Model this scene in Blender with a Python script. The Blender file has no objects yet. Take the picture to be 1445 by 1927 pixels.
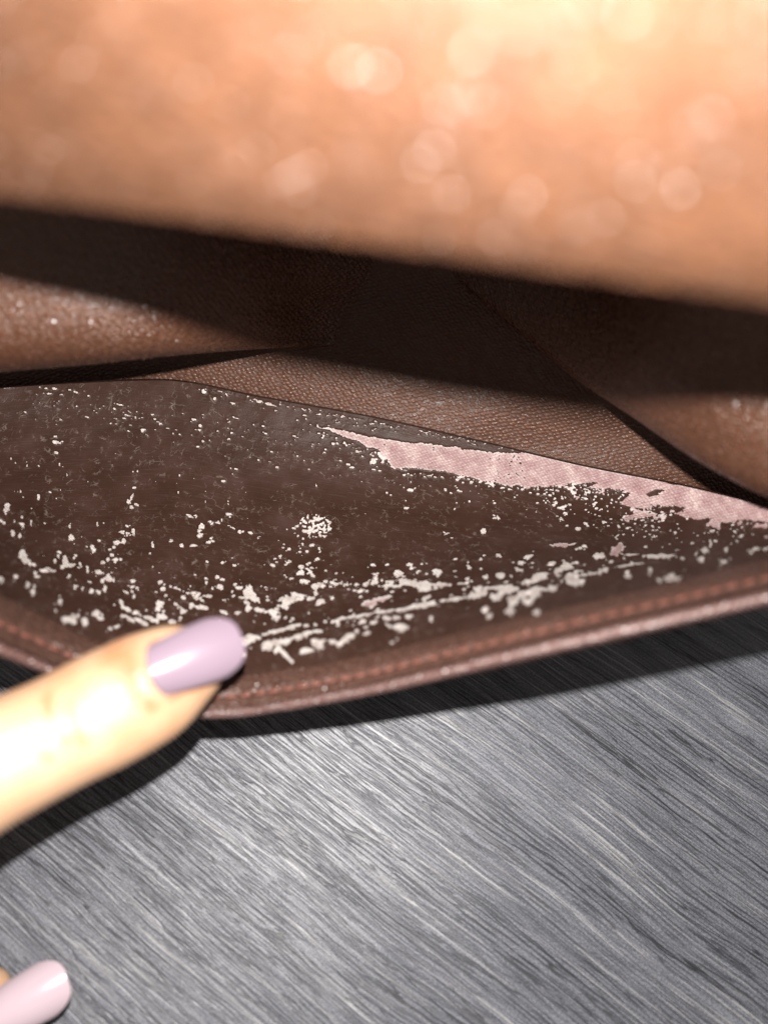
import bpy, bmesh, math, random
import numpy as np
from mathutils import Vector, Matrix
random.seed(7); rng = np.random.default_rng(11)
S = bpy.context.scene
COL = S.collection

# ------------------------------------------------------------------ camera
# camera 150 mm above the table, leaning about 21 degrees; all lengths in metres
F = 1449.0; CX, CY = 722.5, 963.5           # focal length and centre, in photo pixels
H = 0.150
V = np.array([-0.088, -0.402, -1.0]); VN = np.linalg.norm(V); vh = V / VN   # straight down, in camera axes
up = -vh
ex = np.array([1.0, 0, 0]) - up * up[0]; ex /= np.linalg.norm(ex)
ey = np.cross(up, ex)
RC = np.array([ex, ey, up])                  # rows: world axes in camera axes -> world = RC @ cam
CAMPOS = np.array([0, 0, H])

def cam2world(c):                            # camera millimetres (x right, y up, depth) -> world metres
    c = np.asarray(c, float)
    q = np.stack([c[..., 0], c[..., 1], -c[..., 2]], -1) * 0.001
    return q @ RC.T + CAMPOS

def pix(px, py, d):                          # photo pixel + depth in mm -> world
    px, py, d = np.broadcast_arrays(np.asarray(px, float), np.asarray(py, float), np.asarray(d, float))
    return cam2world(np.stack([(px - CX) / F * d, -(py - CY) / F * d, d], -1))

cam = bpy.data.cameras.new('camera'); camo = bpy.data.objects.new('camera', cam); COL.objects.link(camo)
m = Matrix([list(r) for r in RC]).to_4x4(); m.translation = Vector(CAMPOS); camo.matrix_world = m
cam.sensor_fit = 'VERTICAL'; cam.sensor_height = 34.6; cam.sensor_width = 25.95; cam.lens = 34.6 * F / 1927
cam.clip_start = 0.002; cam.clip_end = 20
cam.dof.use_dof = True; cam.dof.focus_distance = 0.148; cam.dof.aperture_fstop = cam.lens / 3.6
S.camera = camo

# ------------------------------------------------------------------ room light and the phone's flash
w = bpy.data.worlds.new('World'); S.world = w; w.use_nodes = True
w.node_tree.nodes['Background'].inputs[0].default_value = (1.0, 0.93, 0.88, 1)
w.node_tree.nodes['Background'].inputs[1].default_value = 0.18
fl = bpy.data.lights.new('phone_flash', 'POINT'); fl.energy = 1.75; fl.shadow_soft_size = 0.0016
fl.color = (1.0, 0.96, 0.92)
flo = bpy.data.objects.new('phone_flash', fl); COL.objects.link(flo)
flo.location = Vector(cam2world([0.0, 14.5, 0.0]))
S.view_settings.view_transform = 'Standard'; S.view_settings.look = 'None'
S.view_settings.exposure = 0; S.view_settings.gamma = 1
S.cycles.use_denoising = True
S.cycles.max_bounces = 6; S.cycles.diffuse_bounces = 3; S.cycles.glossy_bounces = 2
S.cycles.caustics_reflective = False; S.cycles.caustics_refractive = False
S.cycles.sample_clamp_direct = 0; S.cycles.sample_clamp_indirect = 2

# ------------------------------------------------------------------ numeric helpers
def pchip(xk, yk, x):
    """monotone cubic through (xk, yk); yk may have trailing dims"""
    xk = np.asarray(xk, float); yk = np.asarray(yk, float); x = np.asarray(x, float)
    h = np.diff(xk); sh = (slice(None),) + (None,) * (yk.ndim - 1)
    dl = np.diff(yk, axis=0) / h[sh]
    mm = np.zeros_like(yk)
    if len(xk) > 2:
        w1 = (2 * h[1:] + h[:-1])[sh]; w2 = (h[1:] + 2 * h[:-1])[sh]
        a, b = dl[:-1], dl[1:]
        ok = a * b > 0
        with np.errstate(all='ignore'):
            hm = (w1 + w2) / (w1 / np.where(ok, a, 1) + w2 / np.where(ok, b, 1))
        mm[1:-1] = np.where(ok, hm, 0)
    mm[0] = dl[0]; mm[-1] = dl[-1]
    i = np.clip(np.searchsorted(xk, x) - 1, 0, len(xk) - 2)
    t = ((x - xk[i]) / h[i])[(slice(None),) + (None,) * (yk.ndim - 1)]
    hh = h[i][(slice(None),) + (None,) * (yk.ndim - 1)]
    return ((1 + 2 * t) * (1 - t) ** 2 * yk[i] + t * (1 - t) ** 2 * hh * mm[i]
            + t * t * (3 - 2 * t) * yk[i + 1] + t * t * (t - 1) * hh * mm[i + 1])

def catmull(n, yk, x):
    """smooth uniform spline (knots 0..n-1)"""
    yk = np.asarray(yk, float)
    ext = np.concatenate([[2 * yk[0] - yk[1]], yk, [2 * yk[-1] - yk[-2]]])
    i = np.clip(np.floor(x).astype(int), 0, n - 2); t = (x - i)[(slice(None),) + (None,) * (yk.ndim - 1)]
    p0, p1, p2, p3 = ext[i], ext[i + 1], ext[i + 2], ext[i + 3]
    return 0.5 * (2 * p1 + (p2 - p0) * t + (2 * p0 - 5 * p1 + 4 * p2 - p3) * t ** 2 + (3 * p1 - p0 - 3 * p2 + p3) * t ** 3)

_lat = rng.random((512, 512))
def vnoise(x, y):
    xi = np.floor(x).astype(int); yi = np.floor(y).astype(int)
    fx = x - xi; fy = y - yi; fx = fx * fx * (3 - 2 * fx); fy = fy * fy * (3 - 2 * fy)
    g = lambda a, b: _lat[a & 511, b & 511]
    return (g(xi, yi) * (1 - fx) * (1 - fy) + g(xi + 1, yi) * fx * (1 - fy) + g(xi, yi + 1) * (1 - fx) * fy + g(xi + 1, yi + 1) * fx * fy) * 2 - 1
def fbm(x, y, o=3):
    r = 0; a = 1; tot = 0
    for k in range(o):
        r = r + a * vnoise(x * 2 ** k + 17.3 * k, y * 2 ** k + 5.1 * k); tot += a; a *= 0.55
    return r / tot

def mesh_from(name, verts, quads, uv=None, smooth=True):
    me = bpy.data.meshes.new(name)
    verts = np.ascontiguousarray(verts, np.float32); quads = np.ascontiguousarray(quads, np.int32)
    n = len(quads); k = quads.shape[1]
    me.vertices.add(len(verts)); me.vertices.foreach_set('co', verts.ravel())
    me.loops.add(n * k); me.loops.foreach_set('vertex_index', quads.ravel())
    me.polygons.add(n); me.polygons.foreach_set('loop_start', np.arange(0, n * k, k, dtype=np.int32))
    me.polygons.foreach_set('loop_total', np.full(n, k, np.int32))
    if smooth: me.polygons.foreach_set('use_smooth', np.ones(n, bool))
    me.update(calc_edges=True)
    if uv is not None:
        l = me.uv_layers.new(name='UVMap')
        l.data.foreach_set('uv', np.ascontiguousarray(uv[quads.ravel()], np.float32).ravel())
    return me

def grid_quads(r, c, wrap=False):
    i, j = np.meshgrid(np.arange(r - 1), np.arange(c if wrap else c - 1), indexing='ij')
    j2 = (j + 1) % c
    return np.stack([i * c + j, (i + 1) * c + j, (i + 1) * c + j2, i * c + j2], -1).reshape(-1, 4)

def arc_uv(P):
    """surface lengths in mm along columns and rows"""
    u = np.zeros(P.shape[:2]); v = np.zeros(P.shape[:2])
    u[:, 1:] = np.cumsum(np.linalg.norm(np.diff(P, axis=1), axis=2), 1)
    u = np.broadcast_to(u.mean(0), u.shape)
    v[1:] = np.cumsum(np.linalg.norm(np.diff(P, axis=0), axis=2), 0)
    return np.stack([u, v], -1) * 1000

def normals(P):
    du = np.gradient(P, axis=1); dv = np.gradient(P, axis=0)
    n = np.cross(dv, du); n /= np.linalg.norm(n, axis=2, keepdims=True) + 1e-12
    return n
def face_cam(P, n):
    c = ((CAMPOS - P) * n).sum(2).mean()
    return n if c > 0 else -n

def link(name, me, mat, parent=None):
    o = bpy.data.objects.new(name, me); COL.objects.link(o)
    if mat: 
        if len(me.materials) == 0: me.materials.append(mat)
    if parent:
        o.parent = parent; o.matrix_parent_inverse = Matrix.Translation(-parent.location)
    return o
def thing(name, label, cat, loc):
    o = bpy.data.objects.new(name, None); COL.objects.link(o); o.location = Vector(loc)
    o.empty_display_size = 0.01; o['label'] = label; o['category'] = cat
    return o

# ------------------------------------------------------------------ materials
def mat(name):
    m = bpy.data.materials.new(name); m.use_nodes = True
    nt = m.node_tree; b = nt.nodes['Principled BSDF']
    N = lambda t, **k: (lambda n: ([setattr(n, a, v) for a, v in k.items()], n)[1])(nt.nodes.new(t))
    L = nt.links.new
    return m, nt, b, N, L
def ramp(N, L, src, stops, interp='LINEAR'):
    r = N('ShaderNodeValToRGB'); r.color_ramp.interpolation = interp
    e = r.color_ramp.elements
    while len(e) < len(stops): e.new(0.5)
    for k, (p, c) in enumerate(stops):
        e[k].position = p; e[k].color = (c, c, c, 1) if not isinstance(c, tuple) else (*c, 1)
    L(src, r.inputs[0]); return r
def mth(N, L, op, a, b=None, c=None):
    n = N('ShaderNodeMath', operation=op)
    for k, x in enumerate((a, b, c)):
        if x is None: continue
        if isinstance(x, (int, float)): n.inputs[k].default_value = x
        else: L(x, n.inputs[k])
    return n.outputs[0]
def mapping(N, L, src, scale=(1, 1, 1), rot=(0, 0, 0), loc=(0, 0, 0)):
    n = N('ShaderNodeMapping'); n.inputs['Scale'].default_value = scale; n.inputs['Rotation'].default_value = rot
    n.inputs['Location'].default_value = loc; L(src, n.inputs['Vector']); return n.outputs[0]
def noise(N, L, vec, scale, detail=3, rough=0.55, dist=0):
    n = N('ShaderNodeTexNoise'); n.inputs['Scale'].default_value = scale; n.inputs['Detail'].default_value = detail
    n.inputs['Roughness'].default_value = rough; n.inputs['Distortion'].default_value = dist; L(vec, n.inputs['Vector']); return n.outputs[0]
def bump(N, L, b, h, dist, strength=1.0, prev=None):
    n = N('ShaderNodeBump'); n.inputs['Distance'].default_value = dist; n.inputs['Strength'].default_value = strength
    L(h, n.inputs['Height'])
    if prev is not None: L(prev, n.inputs['Normal'])
    if b is not None: L(n.outputs[0], b.inputs['Normal'])
    return n.outputs[0]

def saffiano(name, col, cell=1.0, depth=0.00012, rough=0.36, spec=0.5, rot=0.5, rnd=0.45, glint=0.0, gr=0.13, streak=0.0):
    m, nt, b, N, L = mat(name)
    uv = N('ShaderNodeUVMap', uv_map='UVMap').outputs[0]
    mp = mapping(N, L, uv, scale=(1 / cell, 1.45 / cell, 1), rot=(0, 0, rot))
    wn = noise(N, L, uv, 0.25, 2)
    v = N('ShaderNodeTexVoronoi', feature='SMOOTH_F1'); v.inputs['Scale'].default_value = 1.0
    v.inputs['Smoothness'].default_value = 0.25; v.inputs['Randomness'].default_value = rnd; L(mp, v.inputs['Vector'])
    cellh = ramp(N, L, v.outputs['Distance'], [(0.08, 1.0), (0.36, 0.55), (0.62, 0.0)], 'EASE').outputs[0]
    fine = noise(N, L, uv, 5.0, 3)
    h = mth(N, L, 'ADD', cellh, mth(N, L, 'MULTIPLY', fine, 0.35))
    h = mth(N, L, 'ADD', h, mth(N, L, 'MULTIPLY', wn, 0.6))
    bump(N, L, b, h, depth)
    mix = N('ShaderNodeMix', data_type='RGBA')
    dark = tuple(c * 0.62 for c in col); lite = tuple(min(1, c * 1.12) for c in col)
    mix.inputs['A'].default_value = (*dark, 1); mix.inputs['B'].default_value = (*lite, 1)
    f = mth(N, L, 'MULTIPLY', cellh, mth(N, L, 'MULTIPLY_ADD', fine, 0.8, 0.5))
    if streak:      # crossing lines of the pressed grain
        sa = noise(N, L, mapping(N, L, mapping(N, L, uv, rot=(0, 0, 0.75)), scale=(0.02, 0.26, 1)), 1.0, 2)
        sb = noise(N, L, mapping(N, L, mapping(N, L, uv, rot=(0, 0, -0.6)), scale=(0.02, 0.26, 1), loc=(5, 3, 0)), 1.0, 2)
        sx = ramp(N, L, mth(N, L, 'MULTIPLY_ADD', sa, 0.5, mth(N, L, 'MULTIPLY', sb, 0.5)), [(0.38, 0.0), (0.62, 1.0)]).outputs[0]
        f = mth(N, L, 'MULTIPLY_ADD', sx, streak * 2, mth(N, L, 'SUBTRACT', f, streak))
    L(f, mix.inputs['Factor']); L(mix.outputs['Result'], b.inputs['Base Color'])
    rr = mth(N, L, 'MULTIPLY_ADD', noise(N, L, uv, 2.2, 2), 0.22, rough - 0.11)
    if glint:
        vg = N('ShaderNodeTexVoronoi', feature='F1'); vg.inputs['Scale'].default_value = 1.0
        vg.inputs['Randomness'].default_value = rnd; L(mp, vg.inputs['Vector'])
        pick = ramp(N, L, vg.outputs['Color'], [(glint, 0.0), (glint + 0.03, 1.0)]).outputs[0]
        rr = mth(N, L, 'SUBTRACT', rr, mth(N, L, 'MULTIPLY', pick, rough - gr)); rr = mth(N, L, 'MAXIMUM', rr, gr)
    L(rr, b.inputs['Roughness']); b.inputs['Specular IOR Level'].default_value = spec
    return m

M_leather = saffiano('saffiano_leather', (0.128, 0.053, 0.030), cell=0.90, depth=0.00016, rough=0.5, spec=0.5, rnd=0.5, glint=0.6, gr=0.3)
M_gusset = saffiano('saffiano_leather_fold', (0.133, 0.055, 0.031), cell=0.92, depth=0.00018, rough=0.47, spec=0.7, rnd=0.5, glint=0.5, gr=0.2)
M_flap = saffiano('saffiano_leather_flap', (0.087, 0.0365, 0.0170), cell=1.35, depth=0.00016, rough=0.7, spec=0.2, rnd=0.6, streak=0.35)
M_nub = saffiano('glint_facet_leather', (0.085, 0.036, 0.019), cell=1.35, depth=0.00001, rough=0.45, spec=0.7)
M_nub2 = saffiano('glint_facet_leather_fold', (0.14, 0.065, 0.04), cell=1.0, depth=0.00001, rough=0.31, spec=1.0)
M_band = saffiano('saffiano_leather_border', (0.115, 0.058, 0.043), cell=0.95, depth=0.00017, rough=0.42, spec=0.6, rnd=0.6, glint=0.58, gr=0.2)
M_piping = saffiano('saffiano_leather_piping', (0.17, 0.09, 0.078), cell=0.8, depth=0.0001, rough=0.34, spec=1.0, rnd=0.5)

def m_lining():
    m, nt, b, N, L = mat('cracked_lining_film')
    uv = N('ShaderNodeUVMap', uv_map='UVMap').outputs[0]
    warp = N('ShaderNodeTexNoise'); warp.inputs['Scale'].default_value = 0.6; warp.inputs['Detail'].default_value = 3; L(uv, warp.inputs['Vector'])
    va = N('ShaderNodeVectorMath', operation='MULTIPLY_ADD'); L(warp.outputs['Color'], va.inputs[0])
    va.inputs[1].default_value = (1.6, 1.6, 0); L(uv, va.inputs[2])
    v = N('ShaderNodeTexVoronoi', feature='DISTANCE_TO_EDGE'); v.inputs['Scale'].default_value = 0.42; L(va.outputs[0], v.inputs['Vector'])
    v2 = N('ShaderNodeTexVoronoi', feature='DISTANCE_TO_EDGE'); v2.inputs['Scale'].default_value = 0.95; L(va.outputs[0], v2.inputs['Vector'])
    crack = ramp(N, L, v.outputs['Distance'], [(0.0, 1.0), (0.035, 0.0)]).outputs[0]
    crack2 = ramp(N, L, v2.outputs['Distance'], [(0.0, 1.0), (0.06, 0.0)]).outputs[0]
    gate = ramp(N, L, noise(N, L, uv, 0.16, 3), [(0.40, 0.0), (0.55, 1.0)]).outputs[0]
    gate2 = ramp(N, L, noise(N, L, uv, 0.7, 2), [(0.5, 0.0), (0.62, 1.0)]).outputs[0]
    ck = mth(N, L, 'MULTIPLY', mth(N, L, 'MAXIMUM', crack, mth(N, L, 'MULTIPLY', crack2, 0.6)), mth(N, L, 'MULTIPLY', gate, gate2))
    # long rub marks running along the pocket
    scr = noise(N, L, mapping(N, L, uv, scale=(0.12, 2.6, 1), rot=(0, 0, -0.12)), 1.6, 4, 0.65)
    scrm = ramp(N, L, scr, [(0.52, 0.0), (0.78, 1.0)]).outputs[0]
    mott = noise(N, L, uv, 0.13, 4, 0.6)
    base = ramp(N, L, mott, [(0.3, (0.034, 0.0160, 0.0105)), (0.55, (0.046, 0.0225, 0.0165)), (0.75, (0.060, 0.033, 0.027))]).outputs[0]
    m1 = N('ShaderNodeMix', data_type='RGBA'); L(mth(N, L, 'MULTIPLY', scrm, 0.35), m1.inputs['Factor']); L(base, m1.inputs['A'])
    m1.inputs['B'].default_value = (0.09, 0.07, 0.06, 1)
    m2 = N('ShaderNodeMix', data_type='RGBA'); L(mth(N, L, 'MULTIPLY', ck, 0.75), m2.inputs['Factor']); L(m1.outputs['Result'], m2.inputs['A'])
    m2.inputs['B'].default_value = (0.2, 0.155, 0.13, 1)
    L(m2.outputs['Result'], b.inputs['Base Color'])
    grain = noise(N, L, uv, 2.4, 5, 0.7)
    h = mth(N, L, 'ADD', mth(N, L, 'MULTIPLY', grain, 0.7), mth(N, L, 'MULTIPLY', ck, 0.8))
    h = mth(N, L, 'ADD', h, mth(N, L, 'MULTIPLY', scr, 0.5))
    bump(N, L, b, h, 0.00006)
    L(mth(N, L, 'MULTIPLY_ADD', mott, 0.22, 0.28), b.inputs['Roughness'])
    b.inputs['Specular IOR Level'].default_value = 0.13
    return m
M_lining = m_lining()

def m_cloth(name, c1, c2, c3, fray=False):
    m, nt, b, N, L = mat(name)
    uv = N('ShaderNodeUVMap', uv_map='UVMap').outputs[0]
    a = N('ShaderNodeTexWave', wave_type='BANDS', bands_direction='X'); a.inputs['Scale'].default_value = 0.5; a.inputs['Distortion'].default_value = 2.2
    a.inputs['Detail'].default_value = 2; L(mapping(N, L, uv, scale=(1.05, 1.25, 1), rot=(0, 0, 0.6)), a.inputs['Vector'])
    c = N('ShaderNodeTexWave', wave_type='BANDS', bands_direction='Y'); c.inputs['Scale'].default_value = 0.5; c.inputs['Distortion'].default_value = 2.2
    c.inputs['Detail'].default_value = 2; L(mapping(N, L, uv, scale=(1.05, 1.25, 1), rot=(0, 0, 0.6)), c.inputs['Vector'])
    weave = mth(N, L, 'MULTIPLY', a.outputs['Fac'], c.outputs['Fac'])
    n1 = noise(N, L, uv, 0.35, 4, 0.65); n2 = noise(N, L, mapping(N, L, uv, scale=(0.7, 2.2, 1)), 2.2, 4, 0.7)
    r = ramp(N, L, mth(N, L, 'MULTIPLY_ADD', n2, 0.5, mth(N, L, 'MULTIPLY', n1, 0.5)), [(0.36, c1), (0.5, c2), (0.64, c3)])
    mx = N('ShaderNodeMix', data_type='RGBA', blend_type='MULTIPLY'); L(r.outputs[0], mx.inputs['A'])
    if fray:
        at = N('ShaderNodeAttribute', attribute_name='fray')
        fx_ = N('ShaderNodeMix', data_type='RGBA'); L(at.outputs['Fac'], fx_.inputs['Factor']); L(r.outputs[0], fx_.inputs['A'])
        fx_.inputs['B'].default_value = (0.80, 0.72, 0.68, 1); L(fx_.outputs['Result'], mx.inputs['A'])
    wr = ramp(N, L, weave, [(0.0, 0.70), (0.5, 1.0)]).outputs[0]; L(wr, mx.inputs['B']); mx.inputs['Factor'].default_value = 1
    L(mx.outputs['Result'], b.inputs['Base Color']); b.inputs['Roughness'].default_value = 0.85
    b.inputs['Specular IOR Level'].default_value = 0.2
    bump(N, L, b, mth(N, L, 'ADD', weave, mth(N, L, 'MULTIPLY', n2, 0.8)), 0.00008)
    return m
M_pink = m_cloth('bare_pink_cloth', (0.29, 0.16, 0.16), (0.44, 0.285, 0.28), (0.70, 0.56, 0.53), fray=True)
M_cream = m_cloth('bare_cream_cloth', (0.36, 0.28, 0.25), (0.70, 0.62, 0.58), (0.84, 0.80, 0.76))

def m_plain(name, col, rough, spec=0.5, coat=0.0, sss=0.0, nscale=0.0, ndepth=0.0, var=0.0):
    m, nt, b, N, L = mat(name)
    oc = N('ShaderNodeTexCoord').outputs['Object']
    n = noise(N, L, oc, 140 if nscale == 0 else nscale, 4)
    mx = N('ShaderNodeMix', data_type='RGBA'); mx.inputs['A'].default_value = (*[c * (1 - var) for c in col], 1)
    mx.inputs['B'].default_value = (*[min(1, c * (1 + var)) for c in col], 1); L(n, mx.inputs['Factor'])
    L(mx.outputs['Result'], b.inputs['Base Color'])
    b.inputs['Roughness'].default_value = rough; b.inputs['Specular IOR Level'].default_value = spec
    if coat: b.inputs['Coat Weight'].default_value = coat; b.inputs['Coat Roughness'].default_value = 0.06
    if sss:
        b.inputs['Subsurface Weight'].default_value = sss; b.inputs['Subsurface Radius'].default_value = (1.0, 0.35, 0.15)
        b.inputs['Subsurface Scale'].default_value = 0.0022
    if ndepth: bump(N, L, b, n, ndepth)
    return m
M_thread = m_plain('rust_thread', (0.17, 0.062, 0.045), 0.6, 0.35, var=0.25, nscale=2500, ndepth=0.0001)
M_nail = m_plain('lilac_nail_polish', (0.25, 0.185, 0.232), 0.22, 0.5, coat=1.0, var=0.03)

M_nail_lit = m_plain('lilac_nail_polish_lit', (0.56, 0.44, 0.49), 0.2, 0.5, coat=1.0, var=0.03)  # same polish, made lighter and pinker to stand in for brighter light
def m_skin():
    m, nt, b, N, L = mat('skin')
    oc = N('ShaderNodeTexCoord').outputs['Object']
    n1 = noise(N, L, oc, 90, 4); n2 = noise(N, L, oc, 1400, 3)
    r = ramp(N, L, n1, [(0.3, (0.50, 0.285, 0.16)), (0.7, (0.62, 0.405, 0.265))])
    at = N('ShaderNodeAttribute', attribute_name='flush_shade')
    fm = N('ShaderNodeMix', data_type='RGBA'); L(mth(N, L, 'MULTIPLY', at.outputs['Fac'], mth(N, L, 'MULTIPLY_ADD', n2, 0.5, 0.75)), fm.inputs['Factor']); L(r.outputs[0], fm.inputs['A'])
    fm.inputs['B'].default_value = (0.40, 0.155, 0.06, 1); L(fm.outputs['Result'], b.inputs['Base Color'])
    b.inputs['Roughness'].default_value = 0.42; b.inputs['Specular IOR Level'].default_value = 0.5
    b.inputs['Subsurface Weight'].default_value = 0.35; b.inputs['Subsurface Radius'].default_value = (1.0, 0.4, 0.18)
    b.inputs['Subsurface Scale'].default_value = 0.0016
    bump(N, L, b, mth(N, L, 'ADD', n2, mth(N, L, 'MULTIPLY', n1, 2)), 0.00012)
    return m
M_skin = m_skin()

def m_table():
    m, nt, b, N, L = mat('grey_wood_grain')
    oc = N('ShaderNodeTexCoord').outputs['Object']
    mm = mapping(N, L, oc, scale=(1000, 1000, 1000))            # millimetres
    wn = N('ShaderNodeTexNoise'); wn.inputs['Scale'].default_value = 0.011; wn.inputs['Detail'].default_value = 2; L(mm, wn.inputs['Vector'])
    va = N('ShaderNodeVectorMath', operation='MULTIPLY_ADD'); L(wn.outputs['Color'], va.inputs[0])
    va.inputs[1].default_value = (10, 10, 0); L(mm, va.inputs[2])
    wj = N('ShaderNodeTexNoise'); wj.inputs['Scale'].default_value = 0.22; wj.inputs['Detail'].default_value = 3; L(mm, wj.inputs['Vector'])
    vb = N('ShaderNodeVectorMath', operation='MULTIPLY_ADD'); L(wj.outputs['Color'], vb.inputs[0])
    vb.inputs[1].default_value = (0.3, 0.3, 0); L(va.outputs[0], vb.inputs[2])
    R = math.radians(TABLE_ROT)
    rot = mapping(N, L, vb.outputs[0], rot=(0, 0, R))
    g1 = noise(N, L, mapping(N, L, rot, scale=(0.03, 1.9, 1)), 1.0, 4, 0.62)
    g2 = noise(N, L, mapping(N, L, rot, scale=(0.013, 2.3, 1), loc=(7, 3, 0)), 1.0, 3, 0.6)
    g3 = noise(N, L, mapping(N, L, rot, scale=(0.015, 0.16, 1), loc=(2, 9, 0)), 1.0, 3, 0.6)
    g4 = noise(N, L, mapping(N, L, rot, scale=(0.10, 3.4, 1), loc=(2, 9, 0)), 1.0, 4, 0.7)
    speck = noise(N, L, mm, 2.6, 5, 0.8)
    lite = ramp(N, L, g1, [(0.55, 0.0), (0.61, 1.0)]).outputs[0]
    dark = ramp(N, L, g2, [(0.39, 1.0), (0.435, 0.0)]).outputs[0]
    dark2 = ramp(N, L, g4, [(0.36, 1.0), (0.45, 0.0)]).outputs[0]
    sep = N('ShaderNodeSeparateXYZ'); L(rot, sep.inputs[0])
    def grooves(period, wob, width, off, lo, hi):
        nz = noise(N, L, mapping(N, L, rot, scale=(0.03, 0.30, 1), loc=(off, off * 2, 0)), 1.0, 3, 0.6)
        ph = mth(N, L, 'FRACT', mth(N, L, 'MULTIPLY_ADD', nz, wob, mth(N, L, 'MULTIPLY', sep.outputs[1], 1 / period)))
        tri = mth(N, L, 'ABSOLUTE', mth(N, L, 'SUBTRACT', ph, 0.5))
        ln = ramp(N, L, tri, [(width * 0.35, 1.0), (width, 0.0)]).outputs[0]
        br = ramp(N, L, noise(N, L, mapping(N, L, rot, scale=(0.07, 0.9, 1), loc=(off * 3, off, 0)), 1.0, 4, 0.7), [(lo, 0.0), (hi, 1.0)]).outputs[0]
        return mth(N, L, 'MULTIPLY', ln, br)
    gr1 = grooves(0.92, 3.2, 0.23, 3.1, 0.40, 0.54)
    gr2 = grooves(1.75, 4.5, 0.13, 11.7, 0.40, 0.50)
    dk = mth(N, L, 'MAXIMUM', mth(N, L, 'MAXIMUM', mth(N, L, 'MULTIPLY', dark, 0.55), mth(N, L, 'MULTIPLY', dark2, 0.6)), mth(N, L, 'MAXIMUM', gr1, gr2))
    gate = ramp(N, L, g3, [(0.42, 0.1), (0.6, 1.0)]).outputs[0]
    gated = ramp(N, L, g3, [(0.40, 1.0), (0.62, 0.45)]).outputs[0]
    base = ramp(N, L, mth(N, L, 'MULTIPLY_ADD', speck, 0.8, mth(N, L, 'MULTIPLY', g3, 0.2)), [(0.38, (0.074, 0.077, 0.092)), (0.5, (0.146, 0.151, 0.175)), (0.62, (0.262, 0.269, 0.300))]).outputs[0]
    m1 = N('ShaderNodeMix', data_type='RGBA'); L(mth(N, L, 'MULTIPLY', mth(N, L, 'MULTIPLY', lite, gate), mth(N, L, 'MULTIPLY_ADD', speck, 1.2, 0.0)), m1.inputs['Factor']); L(base, m1.inputs['A'])
    m1.inputs['B'].default_value = (0.52, 0.51, 0.50, 1)
    m2 = N('ShaderNodeMix', data_type='RGBA'); L(mth(N, L, 'MULTIPLY', dk, gated), m2.inputs['Factor']); L(m1.outputs['Result'], m2.inputs['A'])
    m2.inputs['B'].default_value = (0.024, 0.024, 0.029, 1)
    L(m2.outputs['Result'], b.inputs['Base Color'])
    h = mth(N, L, 'MULTIPLY_ADD', speck, 0.25, mth(N, L, 'MULTIPLY', dk, -0.55))
    h = mth(N, L, 'ADD', h, mth(N, L, 'MULTIPLY', g1, 0.5))
    bump(N, L, b, h, 0.00017, 0.8)
    L(mth(N, L, 'MULTIPLY_ADD', speck, 0.2, 0.28), b.inputs['Roughness'])
    b.inputs['Specular IOR Level'].default_value = 0.66
    return m
TABLE_ROT = 36
M_table = m_table()

# ------------------------------------------------------------------ the table
bm = bmesh.new(); bmesh.ops.create_grid(bm, x_segments=8, y_segments=8, size=0.6)
me = bpy.data.meshes.new('tabletop'); bm.to_mesh(me); bm.free()
tab = link('tabletop', me, M_table); tab['kind'] = 'structure'

# ------------------------------------------------------------------ the pouch
pouch = thing('pouch', 'brown leather pouch held open, its lining peeling to pink and cream cloth', 'pouch', pix(700, 1000, 150))

# --- front wall: crease line, rim line and depths (photo pixel columns)
X = np.array([-150, 0, 150, 300, 500, 700, 900, 1100, 1300, 1445, 1600.])
CRY = np.array([744, 731, 721, 716, 750, 786, 831, 878, 918, 955, 1000.])
CRD = np.array([143, 147, 150, 151, 151, 150.5, 150, 148, 139, 128, 117.])
XR = np.array([-150, 0, 60, 110, 180, 260, 330, 380, 440, 500, 700, 850, 1000, 1200, 1445, 1600.])
RMY = np.array([1140, 1211, 1237, 1258, 1287, 1315, 1332, 1338, 1336, 1328, 1291, 1254, 1217, 1170, 1114, 1080.])
RMD = np.array([95, 100, 104, 107, 110, 112, 112, 112, 112, 111, 106, 101, 96, 94, 93, 92.])
BW = np.array([80, 92, 90, 86, 80, 74, 70, 68, 66, 64, 60, 58, 56, 56, 60, 60.])   # leather border width

def smoothstep(t): return t * t * (3 - 2 * t)
VK = [0, .12, .25, .4, .55, .7, .85, 1.0]
DK = [0, .012, .05, .15, .32, .56, .82, 1.0]       # how the wall rises from crease to rim
def front(px, v):
    """pixel row and depth on the front wall; v 0 at the crease, 1 at the rim"""
    cy = pchip(X, CRY, px); cd = pchip(X, CRD, px); ry = pchip(XR, RMY, px); rd = pchip(XR, RMD, px)
    py = cy + (ry - cy) * v
    d = cd + (rd - cd) * pchip(VK, DK, v.ravel()).reshape(v.shape)
    return py, d

NC, NR = 1459, 400
pxs = np.linspace(-150, 1600, NC)
vlin = np.linspace(0, 1, NR)[:, None]
PXG = np.broadcast_to(pxs[None, :], (NR, NC))
bw = pchip(XR, BW, pxs); ryv = pchip(XR, RMY, pxs); cyv = pchip(X, CRY, pxs)
vend = 1 - (bw - 12) / (ryv - cyv)                 # lining runs a little way under the border
VG = vlin * vend[None, :]
py = np.empty((NR, NC)); dd = np.empty((NR, NC))
cdv = pchip(X, CRD, pxs); rdv = pchip(XR, RMD, pxs)
py = cyv + (ryv - cyv) * VG
dd = cdv + (rdv - cdv) * pchip(VK, DK, VG.ravel()).reshape(VG.shape)
# gentle real waviness of the film
dd = dd + 0.5 * fbm(PXG / 210, py / 130, 2) * np.sin(np.pi * np.clip(VG, 0, 1)) + 0.10 * fbm(PXG / 32, py / 30, 2)
PYG = py
P = pix(PXG, py, dd)
NRM = face_cam(P, normals(P)); UVG = arc_uv(P)

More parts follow.
